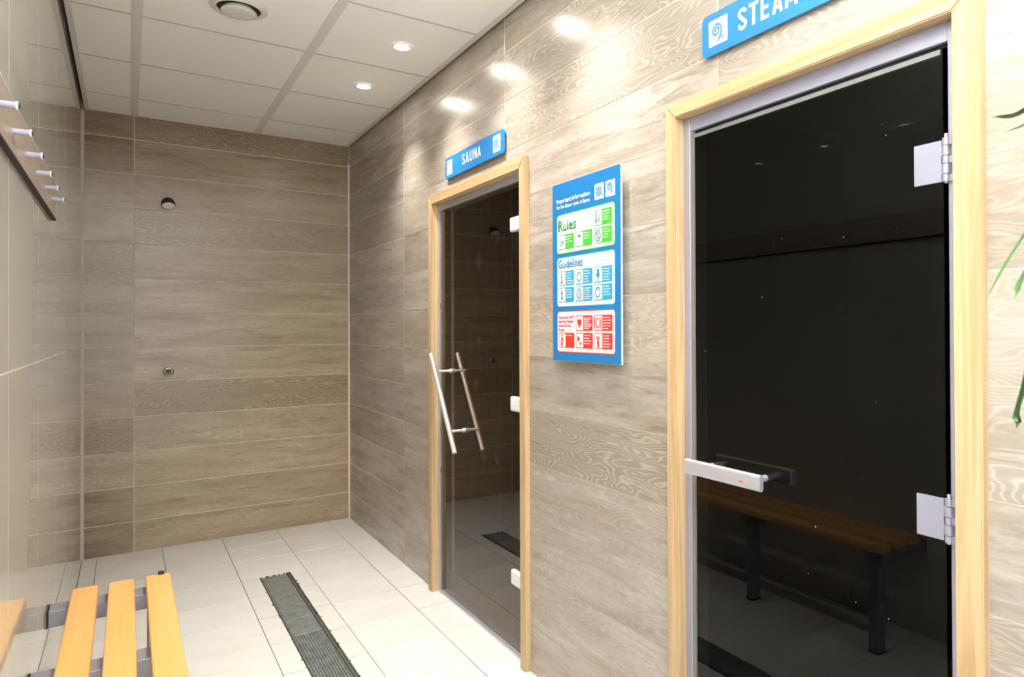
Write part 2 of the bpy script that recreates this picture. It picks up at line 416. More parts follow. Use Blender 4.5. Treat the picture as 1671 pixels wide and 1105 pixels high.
# ---- oak planks
J = .0016
def planks(side, parent, w0, cols, rows, cuts, special, rng):
    for ci in range(len(cols)-1):
        for ri in range(len(rows)-1):
            a, b = cols[ci]+J, cols[ci+1]-J; c, d = rows[ri]+J, rows[ri+1]-J
            tone = rng.uniform(.86, 1.06); fig = max(0, rng.uniform(-.5, .35)); warm = rng.uniform(.05, .35)
            if (ci, ri) in special: tone, fig, warm = special[(ci, ri)]; warm *= .35 if side == 'right' else 1
            if side == 'back': warm = .75+.35*warm; tone *= .95  # dimmer, warmer light of the far end put into the tile colour
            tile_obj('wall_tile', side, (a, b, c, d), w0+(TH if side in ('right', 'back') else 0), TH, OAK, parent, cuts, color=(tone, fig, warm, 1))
rows = [0.0] + [.176+.2008*k for k in range(12)] + [H+.02]
rng = random.Random(5)
colsR = [Y0, -1.15, .05, 1.259, 2.460, 3.677, D]
cutsR = [(SA[0]+.01, SA[1]-.01, 0, SA[2]-.01), (ST[0]+.01, ST[1]-.01, 0, ST[2]-.01)]
spR = {(3, 4): (.86, .85, .6), (3, 3): (1.0, .35, .3), (3, 10): (.98, .7, .4), (3, 11): (1.0, .8, .4), (3, 9): (1.05, .1, .3), (3, 8): (1.05, .05, .3),
       (2, 10): (.92, .7, .5), (4, 10): (1.0, .3, .5), (5, 3): (.86, .3, .6), (3, 1): (1.02, .25, .4), (3, 2): (1.0, .2, .3), (2, 3): (1.0, .6, .2), (2, 5): (1.0, .5, .2), (2, 9): (1.05, .5, .2), (4, 2): (.95, .3, .6)}
planks('right', right, WR, colsR, rows, cutsR, spR, rng)
colsB = [WL, .031, WR]
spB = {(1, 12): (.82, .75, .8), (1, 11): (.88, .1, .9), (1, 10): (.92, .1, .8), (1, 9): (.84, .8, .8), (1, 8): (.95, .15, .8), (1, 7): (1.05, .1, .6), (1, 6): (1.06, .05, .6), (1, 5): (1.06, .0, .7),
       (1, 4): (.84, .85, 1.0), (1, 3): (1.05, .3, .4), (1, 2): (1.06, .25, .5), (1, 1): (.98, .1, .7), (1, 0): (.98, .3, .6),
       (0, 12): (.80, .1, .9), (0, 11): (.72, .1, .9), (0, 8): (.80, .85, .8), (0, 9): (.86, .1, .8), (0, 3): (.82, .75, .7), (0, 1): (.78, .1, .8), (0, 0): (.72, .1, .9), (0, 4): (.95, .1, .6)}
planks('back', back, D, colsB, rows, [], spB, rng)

# ---- polished cream slabs on the left wall
ysL = [Y0, -1.03, -.44, .15, .74, 1.33, 1.92, 2.51, 3.09, 3.49, D]
for i in range(len(ysL)-1):
    if i == len(ysL)-2:
        tile_obj('wall_tile', 'left', (ysL[i]+.001, ysL[i+1]-.001, 0, H+.02), WL-TH, TH, LEFT, left, ch=.001)
    else:
        for c, d in ((0, 1.193), (1.193, H+.02)):
            tile_obj('wall_tile', 'left', (ysL[i]+.0008, ysL[i+1]-.0008, c+.0018, d-.0018), WL-TH, TH, LEFT, left, [(-1.27, -.29, -1, 2.12)], ch=.001)

# ---- floor tiles around the slot of the drain
colsF = [WL, -.1395, .167, .4730, .7795, 1.086, WR+.045]
ysF = []; y = 4.530
while y > Y0: ysF.append(y); y -= .294
ysF = [Y0]+ysF[::-1]+[D]
DR = (.556, .704, .9, 3.915)
cutsF = [DR, (WR+.02, 9, -9, ST[0]+.04), (WR+.02, 9, ST[1]-.04, SA[0]+.04), (WR+.02, 9, SA[1]-.04, 9)]
for i in range(len(colsF)-1):
    for k in range(len(ysF)-1):
        if ysF[k+1]-ysF[k] < .01: continue
        tile_obj('floor_tile', 'floor', (colsF[i]+.0013, colsF[i+1]-.0013, ysF[k]+.0013, ysF[k+1]-.0013), -TH, TH, FLOOR, floor, cutsF, ch=.0008)

# ---- ceiling tiles and grid
cx = [WL+.010, .012, .048, .650, .686, WR-.032]
bays = [(WL+.028, .013), (.047, .651), (.685, WR-.030)]
ysC = []; y = 4.430
while y > Y0: ysC.append(y); y -= .590
ysC = [Y0]+ysC[::-1]+[D-.012]
holes = [(.984, 4.430-.590*(k+.5)+0.0, .042) for k in range(1, 10)]
lightsY = [4.430-.590*(k+.5) for k in range(1, 5)]
for a, b in bays:
    for k in range(len(ysC)-1):
        tile_obj('ceiling_tile', 'ceil', (a-.004, b+.004, ysC[k]+.004, ysC[k+1]-.004), H+.016, .014, CEIL, ceiling, ch=.001)
XBAR = plain('ceiling_cross_bar', (.50, .485, .44), .5)
for xa, xb in ((.012, .048), (.650, .686)):
    box('grid_bar', (xa, Y0, H-.001), (xb, D-.004, H+.006), GRID, ceiling)
for yy in ysC[1:-1]:
    for a, b in bays:
        box('cross_bar', (a, yy-.0045, H), (b, yy+.0045, H+.0055), XBAR, ceiling)
CTRIM = plain('ceiling_edge_trim', (.66, .64, .60), .5)
box('edge_trim', (WR-.031, Y0, H-.002), (WR-.009, D-.004, H+.012), CTRIM, ceiling)
box('edge_trim', (WL+.010, Y0, H-.002), (WL+.030, D-.004, H+.012), CTRIM, ceiling)
box('edge_trim', (WL+.012, D-.014, H), (WR-.012, D-.006, H+.012), CTRIM, ceiling)
# pale silicone bead up both far corners
tag(box('trim_1', (WR-.010, D-.004, 0), (WR, D, 2.40), LGROUT), 'pale sealant bead up the far right corner', kind='structure')
tag(box('trim_2', (WL, D-.006, 0), (WL+.008, D, H-.01), plain('corner_sealant', (.52, .47, .37), .7)), 'tan sealant bead up the far left corner', kind='structure')

# ------------------------------------------------------------------ rooms behind the glass doors
def dark_room(name, x0, x1, y0, y1, z1, mat, label):
    bm = bmesh.new(); t = .03
    for lo, hi in (((x1, y0-t, 0), (x1+t, y1+t, z1+t)), ((x0, y0-t, 0), (x1, y0, z1+t)), ((x0, y1, 0), (x1, y1+t, z1+t)), ((x0, y0, z1), (x1, y1, z1+t))):
        add_box(bm, [(a+b)/2 for a, b in zip(lo, hi)], [b-a for a, b in zip(lo, hi)])
    me = bm_mesh(name, bm); box_uv(me); o = link(name, me, mat); tag(o, label, kind='structure'); return o
sw = dark_room('wall_sauna', WR+.10, 2.95, 1.95, 3.75, 2.1, SAUNAWOOD, 'dark timber lining of the sauna seen through its glass')
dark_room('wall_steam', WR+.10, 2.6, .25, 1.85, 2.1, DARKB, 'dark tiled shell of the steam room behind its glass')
tb = empty('sauna_bench', (2.45, 2.85, 0), 'dim brown slatted bench inside the sauna behind the glass', 'bench')
for z0, xa, n in ((.45, 2.02, 4), (.90, 2.48, 4)):
    for k in range(n): box('slat', (xa+k*.112, 1.97, z0), (xa+k*.112+.095, 3.73, z0+.03), SAUNAWOOD, tb, .004)
    box('front_board', (xa, 1.97, z0-.13), (xa+.025, 3.73, z0-.002), SAUNAWOOD, tb, .003)

# ------------------------------------------------------------------ door casings, frames, leaves
XF, XB = 1.2125, 1.246
def casing(idx, y0, y1, zt, wl, wr, wt, label, footz=0):
    o = empty('trim_%d' % idx, ((XF+XB)/2, (y0+y1)/2, 0), label, kind='structure')
    # mitred boards: polygons in the y-z plane
    def board(pts):
        cy = sum(p[0] for p in pts)/4; cz = sum(p[1] for p in pts)/4
        bm = bmesh.new()
        A = [bm.verts.new((XF, p[0]-cy, p[1]-cz)) for p in pts]; B = [bm.verts.new((XB, p[0]-cy, p[1]-cz)) for p in pts]
        bm.faces.new(A); bm.faces.new(B[::-1])
        for i in range(4): bm.faces.new((A[i], A[(i+1) % 4], B[(i+1) % 4], B[i]))
        bmesh.ops.bevel(bm, geom=[e for e in bm.edges if abs(e.verts[0].co.x-XF) < 1e-6 and abs(e.verts[1].co.x-XF) < 1e-6], offset=.0028, segments=2, affect='EDGES')
        me = bm_mesh('casing_board', bm); box_uv(me); link('casing_board', me, PINE, o, Matrix.Translation((0, cy, cz)))
    g = .0006
    board([(y1, footz), (y1, zt-g), (y1-wl, zt-wt-g), (y1-wl, footz)])
    board([(y0, footz), (y0, zt-g), (y0+wr, zt-wt-g), (y0+wr, footz)])
    board([(y1-g, zt), (y0+g, zt), (y0+wr+g, zt-wt), (y1-wl-g, zt-wt)])
    return o
casing(3, SA[0], SA[1], SA[2], .043, .041, .044, 'slim honey pine casing around the far sauna door')
casing(4, ST[0], ST[1], ST[2], .040, .049, .040, 'pale pine casing around the near steam room door')
def metal_frame(idx, ya, yb, zt, w, wt, label, mat):
    o = empty('trim_%d' % idx, (1.25, (ya+yb)/2, 0), label, kind='structure')
    box('jamb', (1.2455, yb-w, 0), (1.30, yb, zt), mat, o, .001); box('jamb', (1.2455, ya, 0), (1.30, ya+w, zt), mat, o, .001)
    box('head', (1.2455, ya+w, zt-wt), (1.30, yb-w, zt), mat, o, .001); return o
mf1 = metal_frame(5, 2.303, 3.213, 1.886, .022, .030, 'narrow pale metal frame inside the far pine casing', ALUL)
box('threshold', (1.244, 2.303, 0), (1.300, 3.213, .010), ALUL, mf1, .002)
mf2 = metal_frame(6, .645, 1.402, 1.850, .024, .037, 'grey aluminium frame, tinted lilac for cool daylight, inside the near pine casing', ALU)
box('seal', (1.2475, 1.366, 0), (1.29, 1.378, 1.812), STRIP, mf2)
box('seal', (1.256, .669, 0), (1.29, .674, 1.812), RUBBER, mf2)
box('seal', (1.256, .674, 1.806), (1.29, 1.366, 1.813), RUBBER, mf2)
box('seal', (1.262, 3.178, .010), (1.30, 3.191, 1.856), RUBBER, mf1)
box('keeper', (1.2478, 3.176, 1.376), (1.262, 3.190, 1.408), CHROME, mf1, .002)
box('keeper', (1.2478, 3.176, .578), (1.262, 3.190, .612), CHROME, mf1, .002)

# sauna door leaf
d1 = empty('door_1', (1.2525, 2.33, 0), 'dark tinted glass sauna door with a tilted steel pull bar', kind='structure')
box('glass_panel', (1.2485, 2.330, .020), (1.2565, 3.172, 1.848), GLASS1, d1, .0008)
box('edge_seal', (1.2488, 3.1725, .020), (1.2562, 3.177, 1.848), plain('clear_seal', (.20, .18, .16), .4), d1)
box('bottom_seal', (1.2475, 2.330, .0115), (1.2575, 3.172, .0199), ALU, d1)
def sauna_handle(x, kind):
    h = link('pull_bar', tube_mesh('pull_bar', [Vector((0, .144, .215)), Vector((0, -.144, -.215))], .0112, 20), STEEL, d1, Matrix.Translation((x, 3.004, .945)))
    return h
for x in (1.185, 1.320):
    h = sauna_handle(x, 0)
    for dy, z in ((3.047, 1.083), (2.894, .823)):
        xa, xb = (1.185, 1.2484) if x < 1.25 else (1.2566, 1.320)
        tube('standoff', [(xa, dy, z), (xb, dy, z)], .0062, STEEL, h)
        tube('collar', [(xb-.010 if x < 1.25 else xa, dy, z), (xb if x < 1.25 else xa+.010, dy, z)], .0105, STEEL, h)
for z in (1.690, .985, .305):
    bm = bmesh.new(); add_box(bm, (0, 0, 0), (.022, .100, .058), .0095, 4); me = bm_mesh('hinge', bm)
    for p in me.polygons: p.use_smooth = True
    link('hinge', me, WHITEP, d1, Matrix.Translation((1.246, 2.375, z)))

# steam door leaf
d2 = empty('door_2', (1.252, .675, 0), 'near black glass steam room door with a level grey handle', kind='structure')
box('glass_panel', (1.2500, .680, .02), (1.2580, 1.363, 1.800), GLASS2, d2, .0008)
box('top_clamp', (1.2490, .685, 1.793), (1.2590, 1.363, 1.803), plain('grey_top_edge', (.22, .225, .21), .35, .3), d2)
def steam_handle(x, mat):
    # flat extruded bar with rounded long edges
    pts = rrect(0, 0, .016, .039, .0075, 6)
    bm = bmesh.new(); A = [bm.verts.new((px, -.128, pz)) for px, pz in pts]; B = [bm.verts.new((px, .128, pz)) for px, pz in pts]
    n = len(pts)
    for i in range(n): f = bm.faces.new((A[i], A[(i+1) % n], B[(i+1) % n], B[i])); f.smooth = True
    bm.faces.new(A[::-1]); bm.faces.new(B)
    h = link('handle', bm_mesh('handle', bm), mat, d2, Matrix.Translation((x, 1.214, .9215)))
    pe = poly_mesh('end_cap', rrect(0, 0, .012, .033, .0058, 5), .0015)
    link('end_cap', pe, ALU, h, Matrix((Vector((1, 0, 0)), Vector((0, 0, 1)), Vector((0, -1, 0)))).transposed().to_4x4().copy() if False else Matrix.Translation((x, 1.0862, .9215)) @ Matrix.Rotation(R(90), 4, 'X'))
    return h
h = steam_handle(1.196, ALUL)
for dy in (1.12, 1.30): tube('standoff', [(1.203, dy, .9215), (1.2498, dy, .9215)], .008, ALUL, h)
# tiny red printed mark on the bar
bm = bmesh.new()
for i in range(4): add_box(bm, (0, -.0032*i, .0012*math.sin(i*2.1)), (.0004, .0024, .0026+.0010*(i % 2)))
link('red_mark', bm_mesh('red_mark', bm), RED, h, Matrix.Translation((1.1878, 1.146, .917)))
h2 = steam_handle(1.310, ALUL)
for dy in (1.12, 1.30): tube('standoff', [(1.2582, dy, .9215), (1.303, dy, .9215)], .008, ALUL, h2)
def steam_hinge(zc):
    bm = bmesh.new(); add_box(bm, (0, 0, 0), (.005, .054, .078), .0012, 2)
    hg = link('hinge', bm_mesh('hinge', bm), ALU, d2, Matrix.Translation((1.2465, .7085, zc)))
    zz = zc+.041; sizes = [.0145, .0195, .0145, .0195, .0145]
    for i, s in enumerate(sizes):
        tube('knuckle', [(1.2425, .671, zz), (1.2425, .671, zz-s+.0012)], .0072 if i % 2 == 0 else .0078, STEEL if 0 else ALU, hg, 18)
        if i % 2 == 0: box('frame_tab', (1.2405, .656, zz-s+.001), (1.2449, .668, zz), ALU, hg)
        else: box('leaf_tab', (1.2445, .674, zz-s+.001), (1.2480, .683, zz), ALU, hg)
        zz -= s
    tube('pin', [(1.2425, .671, zc+.049), (1.2425, .671, zc-.043)], .0032, STEEL, hg, 12)
    box('frame_plate', (1.2432, .647, zc-.042), (1.2454, .660, zc+.042), ALU, hg)
steam_hinge(1.591); steam_hinge(.923)

# ------------------------------------------------------------------ drain
dr = empty('floor_drain', ((DR[0]+DR[1])/2, 2.4, 0), 'long grey steel slot drain set in the cream floor', 'drain')
bm = bmesh.new()
x0, x1, ya, yb = DR
for lo, hi in (((x0, ya, -.0058), (x1, yb, -.0050)),): add_box(bm, [(a+b)/2 for a, b in zip(lo, hi)], [b-a for a, b in zip(lo, hi)])
link('channel', bm_mesh('channel', bm), GRIME, dr, Matrix.Identity(4))
box('rim', (x0+.006, ya+.01, -.005), (x0+.0105, yb-.012, -.0005), DRAIN, dr)
box('rim', (x1-.0145, ya+.01, -.005), (x1-.0115, yb-.012, -.0005), DRAIN, dr)
gx0, gx1 = x0+.0125, x1-.022
box('cover_plate', (gx0, 3.282, -.004), (gx1, yb-.012, -.001), DRAIN, dr, .0008)
box('cover_plate', (gx0, 3.095, -.004), (gx1, 3.278, -.0012), DRAIN, dr, .0008)
bm = bmesh.new(); nx = 11; cw = (gx1-gx0)/nx; cl = .0118; yy = 3.092; r_ = 0
while yy-cl > ya+.02:
    for i in range(nx):
        xa = gx0+i*cw; xb = xa+cw; yt = yy; yb2 = yy-cl
        O = [(xa, yb2), (xb, yb2), (xb, yt), (xa, yt)]
        mx, my = (xa+xb)/2, (yt+yb2)/2
        I = [(mx-cw*.30, my-cl*.27), (mx+cw*.30, my-cl*.27), (mx+cw*.30, my+cl*.27), (mx-cw*.30, my+cl*.27)]
        ov = [bm.verts.new((*p, -.0012)) for p in O]; iv = [bm.verts.new((*p, -.0012)) for p in I]; dv = [bm.verts.new((*p, -.0035)) for p in I]
        for k in range(4):
            bm.faces.new((ov[k], ov[(k+1) % 4], iv[(k+1) % 4], iv[k])); bm.faces.new((iv[k], iv[(k+1) % 4], dv[(k+1) % 4], dv[k]))
    yy -= cl; r_ += 1
me = bpy.data.meshes.new('grate'); bm.to_mesh(me); bm.free()
link('grate', me, DRAIN, dr, Matrix.Identity(4))['kind'] = 'stuff'
# broken grout crust along the edges
bm = bmesh.new(); rc = random.Random(3)
for k in range(90):
    e = rc.random()
    if e < .40: p = (x0+rc.uniform(-.004, .006), rc.uniform(2.5, yb))
    elif e < .8: p = (x1+rc.uniform(-.008, .004), rc.uniform(2.5, yb))
    else: p = (rc.uniform(x0, x1), yb+rc.uniform(-.008, .005))
    s = rc.uniform(.003, .008); add_box(bm, (p[0], p[1], -.0015), (s, s*rc.uniform(1, 3), .004), .001)
cr = link('grout_crust', bm_mesh('grout_crust', bm), GRIME, dr, Matrix.Identity(4)); cr['kind'] = 'stuff'

# ------------------------------------------------------------------ bench
bn = empty('slatted_bench', (-.01, 2.2, 0), 'orange wooden slatted bench on grey steel legs along the left wall', 'bench')
def slat(xa, xb):
    ln = 2.857-1.55; pts = rrect(0, 0, xb-xa, ln, .012, 5)
    bm = bmesh.new(); prof = [(0, .028), (.0, .006)]
    zs = [(-.004, .402), (0, .405), (0, .424), (-.0018, .4282), (-.006, .430)]
    rings = []
    for off, z in zs:
        q = rrect(0, 0, xb-xa+2*off, ln+2*off, max(.012+off, .003), 5); rings.append([bm.verts.new((x, y_, z-.415)) for x, y_ in q])
    n = len(pts)
    for A, B in zip(rings, rings[1:]):
        for i in range(n): f = bm.faces.new((A[i], A[(i+1) % n], B[(i+1) % n], B[i])); f.smooth = True
    bm.faces.new(rings[0][::-1]); bm.faces.new(rings[-1])
    me = bm_mesh('slat', bm)
    uvl = me.uv_layers.new(name='UVMap')
    for l in me.loops:
        co = me.vertices[l.vertex_index].co; uvl.data[l.index].uv = (co.y, co.x)
    link('slat', me, BEECH, bn, Matrix.Translation(((xa+xb)/2, (1.55+2.857)/2, .415)))
for a in ((-.150, -.078), (-.052, .020), (.051, .124)): slat(*a)
for yc in (1.60, 2.25, 2.79):
    box('crossbar', (-.203, yc-.040, .352), (.103, yc+.040, .4018), BENCHM, bn, .002)
    box('wall_bracket', (WL+.0005, yc-.041, .350), (-.2035, yc+.041, .4022), BLACK, bn)
    lg = box('leg', (.054, yc-.022, .006), (.104, yc+.022, .3518), BENCHM, bn, .003)
    box('foot', (.052, yc-.024, .0002), (.106, yc+.024, .0058), BLACK, lg, .001)
bm = bmesh.new()
add_box(bm, (0, 0, 0), (.018, .010, .020), .002); add_box(bm, (0, -.010, .0125), (.018, .026, .005), .001)
link('end_clip', bm_mesh('end_clip', bm), BLACK, bn, Matrix.Translation((.096, 2.8625, .4215)))

# ------------------------------------------------------------------ peg rail on the left wall
pr = empty('peg_rail', (WL, 2.0, 1.69), 'wooden peg rail with a dark lower edge on the left wall', 'rail')
box('board', (WL+.0005, 1.02, 1.6550), (WL+.0100, 2.935, 1.768), RAILW, pr, .001)
box('lower_edge', (WL+.0005, 1.02, 1.6500), (WL+.0110, 2.936, 1.6548), RAILD, pr)
box('top_edge', (WL+.0005, 1.02, 1.7683), (WL+.0105, 2.935, 1.7705), plain('edge_highlight', (.72, .70, .62), .4), pr)  # pale strip paints the highlight along the board's top
for yy in (1.663, 1.880, 2.110, 2.340, 2.565, 2.785):
    p = tube('peg', [(WL+.0101, yy, 1.700), (-.170, yy, 1.700)], .0068, PEG, pr, 16)
    tube('peg_collar', [(-.1699, yy, 1.700), (-.1665, yy, 1.700)], .0082, WHITEP, p, 16)
    tube('peg_tip', [(-.1664, yy, 1.700), (-.1640, yy, 1.700)], .0052, BLACK, p, 12)

# ------------------------------------------------------------------ far wall fittings
sp = empty('shower_nozzle', (.196, D, 2.01), 'small round shower nozzle high on the far plank wall', 'shower nozzle')
Mx = Matrix.Translation((.196, D-.002, 2.03)) @ Matrix.Rotation(R(90), 4, 'X')
BRONZE = plain('dark_nozzle_body', (.035, .028, .022), .35, .4)
lathe('mount', [(0, 0), (.034, 0), (.035, .008), (.032, .022), (0, .022)], BRONZE, sp, Mx)
Mh = Matrix.Translation((.196, D-.040, 2.018)) @ Matrix.Rotation(R(156), 4, 'X')
lathe('body', [(0, -.040), (.018, -.038), (.030, -.026), (.0345, -.008), (.0345, .004), (.0325, .0062), (0, .0062)], BRONZE, sp, Mh)
lathe('nozzle_face', [(.0325, .0064), (.0335, .010), (.0300, .0125), (.024, .0110), (.012, .0105), (.006, .0115), (0, .0115)], WHITEP, sp, Mh)
ss = empty('wall_spout', (.198, D, 1.034), 'small chrome ring outlet at waist height on the far wall', 'wall outlet')
Mx = Matrix.Translation((.198, D, 1.034)) @ Matrix.Rotation(R(90), 4, 'X')
lathe('flange', [(.0255, .0002), (.0275, .002), (.0275, .007), (.023, .010), (.020, .010)], CHROME, ss, Mx)
lathe('ring', [(.0205, .002), (.0205, .014), (.018, .017), (.0145, .014), (.013, .004)], STEEL, ss, Mx)
lathe('bore', [(0, .0012), (.0135, .0016), (.0136, .0042), (0, .0040)], BLACK, ss, Mx)

# ------------------------------------------------------------------ vent and downlights
vt = empty('ceiling_vent', (.350, 2.952, H), 'round white air vent valve in the ceiling', 'vent')
Mv = Matrix.Translation((.350, 2.952, H+.002)) @ Matrix.Rotation(R(180), 4, 'X')
lathe('flange', [(.076, -.006), (.076, .008), (.080, .0115), (.092, .008), (.101, .003), (.101, .0004)], VENTM, vt, Mv)
lathe('throat', [(.075, .004), (.060, .003), (0, .003)], BLACK, vt, Mv)
lathe('disc', [(0, .0045), (.052, .0045), (.061, .016), (.0625, .021), (.058, .0245), (.040, .0265), (0, .027)], VENTM, vt, Mv)
DN = ['recessed downlight closest to the far wall', 'second recessed downlight from the far wall', 'third recessed downlight from the far wall seen in the steam glass',
      'recessed downlight above the notice board, closest to the camera']
EM = plain('lamp_lens', (1, 1, 1), .4, emit=(1, .95, .86), es=150)
for i, yy in enumerate(lightsY):
    dl = empty('downlight', (.984, yy, H), DN[i], 'ceiling light', 'downlights in the row along the right side of the ceiling')
    Ml = Matrix.Translation((.984, yy, H+.001)) @ Matrix.Rotation(R(180), 4, 'X')
    lathe('bezel', [(.0264, .0005), (.028, .0015), (.033, .004), (.036, .0055), (.043, .004), (.0445, .0006)], WHITEP, dl, Ml)
    lathe('lens', [(0, .0008), (.0262, .0008), (.0262, .0022), (.0, .0028)], EM, dl, Ml)
    l = bpy.data.lights.new('downlight_lamp', 'SPOT'); l.energy = SPOT_W; l.color = SPOT_COL
    l.spot_size = R(98); l.spot_blend = 1.0; l.shadow_soft_size = .028
    lo = bpy.data.objects.new('downlight_lamp', l); col.objects.link(lo); lo.parent = dl; lo.location = (0, 0, -.012)

# ------------------------------------------------------------------ signs on the right wall
def onwall(x): 
    """frame with u = -y (reads left to right), v = z, on the plane x"""
    return lambda yy, zz, w=0: frame('right', (x-w, yy, zz))
def plate(name, parent, x, y0, y1, z0, z1, th, mat, r=.008, w=0):
    """plate between y0 > y1 (left to right as read)"""
    me = poly_mesh(name, rrect(0, 0, abs(y0-y1), z1-z0, r), th)
    return link(name, me, mat, parent, frame('right', (x-w, (y0+y1)/2, (z0+z1)/2)))
fontcache = {}
def text(name, body, parent, x, yl, zb, height, mat, wfac=None, width=None, bold=0, th=.0006):
    cu = bpy.data.curves.new('tmp', 'FONT'); cu.body = body; cu.size = 1; cu.extrude = 0; cu.offset = bold; cu.resolution_u = 3
    cu.space_line = .95; cu.space_character = 1.06
    o = bpy.data.objects.new('tmp', cu); col.objects.link(o)
    dg = bpy.context.evaluated_depsgraph_get(); me = bpy.data.meshes.new_from_object(o.evaluated_get(dg))
    bpy.data.objects.remove(o); bpy.data.curves.remove(cu)
    xs = [v.co.x for v in me.vertices]; ys = [v.co.y for v in me.vertices]
    sx = (width/(max(xs)-min(xs))) if width else 1
    sy = height
    x_0 = min(xs)
    for v in me.vertices: v.co = Vector(((v.co.x-x_0)*sx, v.co.y*sy, 0))
    bm = bmesh.new(); bm.from_mesh(me)
    r = bmesh.ops.extrude_face_region(bm, geom=bm.faces[:]); bmesh.ops.translate(bm, vec=(0, 0, th), verts=[v for v in r['geom'] if isinstance(v, bmesh.types.BMVert)])
    bm.to_mesh(me); bm.free(); me.name = name
    return link(name, me, mat, parent, frame('right', (x, yl, zb)))
def strokes(name, parent, x, cy, cz, paths, r, mat):
    """flat ribbons drawn in the sign plane; coordinates relative, u to the right"""
    bm = bmesh.new()
    for pi_, path in enumerate(paths):
        L, Rr = [], []; zo = .0006+.00004*pi_
        for i, p in enumerate(path):
            a = Vector(path[max(i-1, 0)]); b = Vector(path[min(i+1, len(path)-1)]); t = (b-a).normalized(); n = Vector((-t.y, t.x))
            L.append(bm.verts.new((p[0]+n.x*r, p[1]+n.y*r, zo))); Rr.append(bm.verts.new((p[0]-n.x*r, p[1]-n.y*r, zo)))
        for i in range(len(path)-1): bm.faces.new((Rr[i], Rr[i+1], L[i+1], L[i]))
    return link(name, bm_mesh(name, bm), mat, parent, frame('right', (x, cy, cz)))
def wave(u, h, a=.0022, n=12): return [(u+a*math.sin(i/n*4.6*math.pi/1.0), -h/2+h*i/n) for i in range(n+1)]
def spiral(cu, cv, r0, turns=1.6, n=22, a0=-60):
    return [(cu+r0*(1-.8*i/n)*math.cos(R(a0)+turns*2*math.pi*i/n), cv+r0*(1-.8*i/n)*math.sin(R(a0)+turns*2*math.pi*i/n)) for i in range(n+1)]
def swirl(parent, x, cy, cz, s, mat):
    tail = [(s*.10, -s*.42), (s*.20, -s*.22), (s*.20, -s*.05)]
    p1 = tail+[(-s*.08+r_[0], s*.08+r_[1]) for r_ in []]
    sp_ = spiral(-s*.08, s*.10, s*.30, 1.7, 26, -10)
    strokes('swirl', parent, x, cy, cz, [[(-s*.02, -s*.42), (s*.12, -s*.24), (s*.20, -s*.06)]+sp_], s*.042, mat)
    strokes('small_swirl', parent, x, cy, cz, [spiral(s*.27, -s*.28, s*.10, 1.2, 14)], s*.018, mat)

def arc(cx, cy, rx, ry, a0, a1, n=9): return [(cx+rx*math.cos(R(a0+(a1-a0)*i/n)), cy+ry*math.sin(R(a0+(a1-a0)*i/n))) for i in range(n+1)]
GL = {  # condensed bold capitals, box .44 x 1, centre lines of the strokes
 'S': [arc(.22, .745, .15, .175, 10, 90)+arc(.22, .745, .15, .175, 90, 250)+arc(.22, .255, .15, .175, 70, -90)+arc(.22, .255, .15, .175, -90, -190)],
 'T': [[(.01, .92), (.43, .92)], [(.22, .99), (.22, 0)]], 'E': [[(.08, 0), (.08, 1)], [(.08, .92), (.38, .92)], [(.08, .51), (.35, .51)], [(.08, .08), (.38, .08)]],
 'A': [[(.06, 0), (.22, .99)], [(.22, .99), (.38, 0)], [(.11, .26), (.33, .26)]], 'M': [[(.08, 0), (.08, 1)], [(.08, .95), (.27, .20)], [(.27, .20), (.46, .95)], [(.46, 0), (.46, 1)]],
 'U': [[(.08, 1), (.08, .22)]+arc(.22, .22, .14, .15, 180, 360)+[(.36, 1)]], 'N': [[(.08, 0), (.08, 1)], [(.08, .97), (.38, .03)], [(.38, 0), (.38, 1)]],
 'R': [[(.08, 0), (.08, 1)], [(.08, .92), (.22, .92)]+arc(.22, .73, .14, .19, 90, -90)+[(.08, .54)], [(.22, .52), (.38, 0)]],
 'O': [arc(.22, .74, .14, .19, 0, 180)+arc(.22, .26, .14, .19, 180, 360)+[(.36, .74)]], ' ': []}
def caps(body, parent, x, yl, zb, h_, width, gap=.075, sw=.088):
    adv = [(.54 if c == 'M' else .30 if c == ' ' else .44)+gap for c in body]; sx = width/(sum(adv)-gap); u_ = 0; paths = []
    for c, a in zip(body, adv):
        for p in GL[c]: paths.append([((u_+q[0])*sx, q[1]*h_) for q in p])
        u_ += a
    strokes('lettering', parent, x, yl, zb, paths, sw*h_*.95, WHITE)
# sauna sign
sg = empty('sauna_sign', (1.22, 2.747, 2.03), 'blue SAUNA sign with rounded corners above the far door', 'sign')
X1 = 1.2215
plate('sign_plate', sg, X1+.006, 3.051, 2.443, 1.981, 2.078, .006, BLUE, .012)
box('mount_pad', (X1+.0061, 2.50, 2.005), (WR, 2.99, 2.055), RUBBER, sg)
plate('icon_square', sg, X1, 3.030, 2.968, 1.995, 2.062, .0008, WHITE, .004)
plate('icon_square', sg, X1, 2.538, 2.474, 1.996, 2.064, .0008, WHITE, .004)
caps('SAUNA', sg, X1, 2.856, 2.011, .046, .200)
strokes('heat_waves', sg, X1-.001, 2.506, 2.030, [[(u_+p[0], p[1]) for p in wave(0, .040, .0035)] for u_ in (-.014, 0, .014)], .0032, DCYAN)
strokes('heat_waves', sg, X1-.001, 2.999, 2.030, [[(u_+p[0], p[1]) for p in wave(0, .040, .003)] for u_ in (-.012, 0, .012)], .0009, EDGE)
for yy in (3.041, 2.455): tube('screw', [(X1, yy, 2.029), (X1-.0012, yy, 2.029)], .003, CHROME, sg, 10)
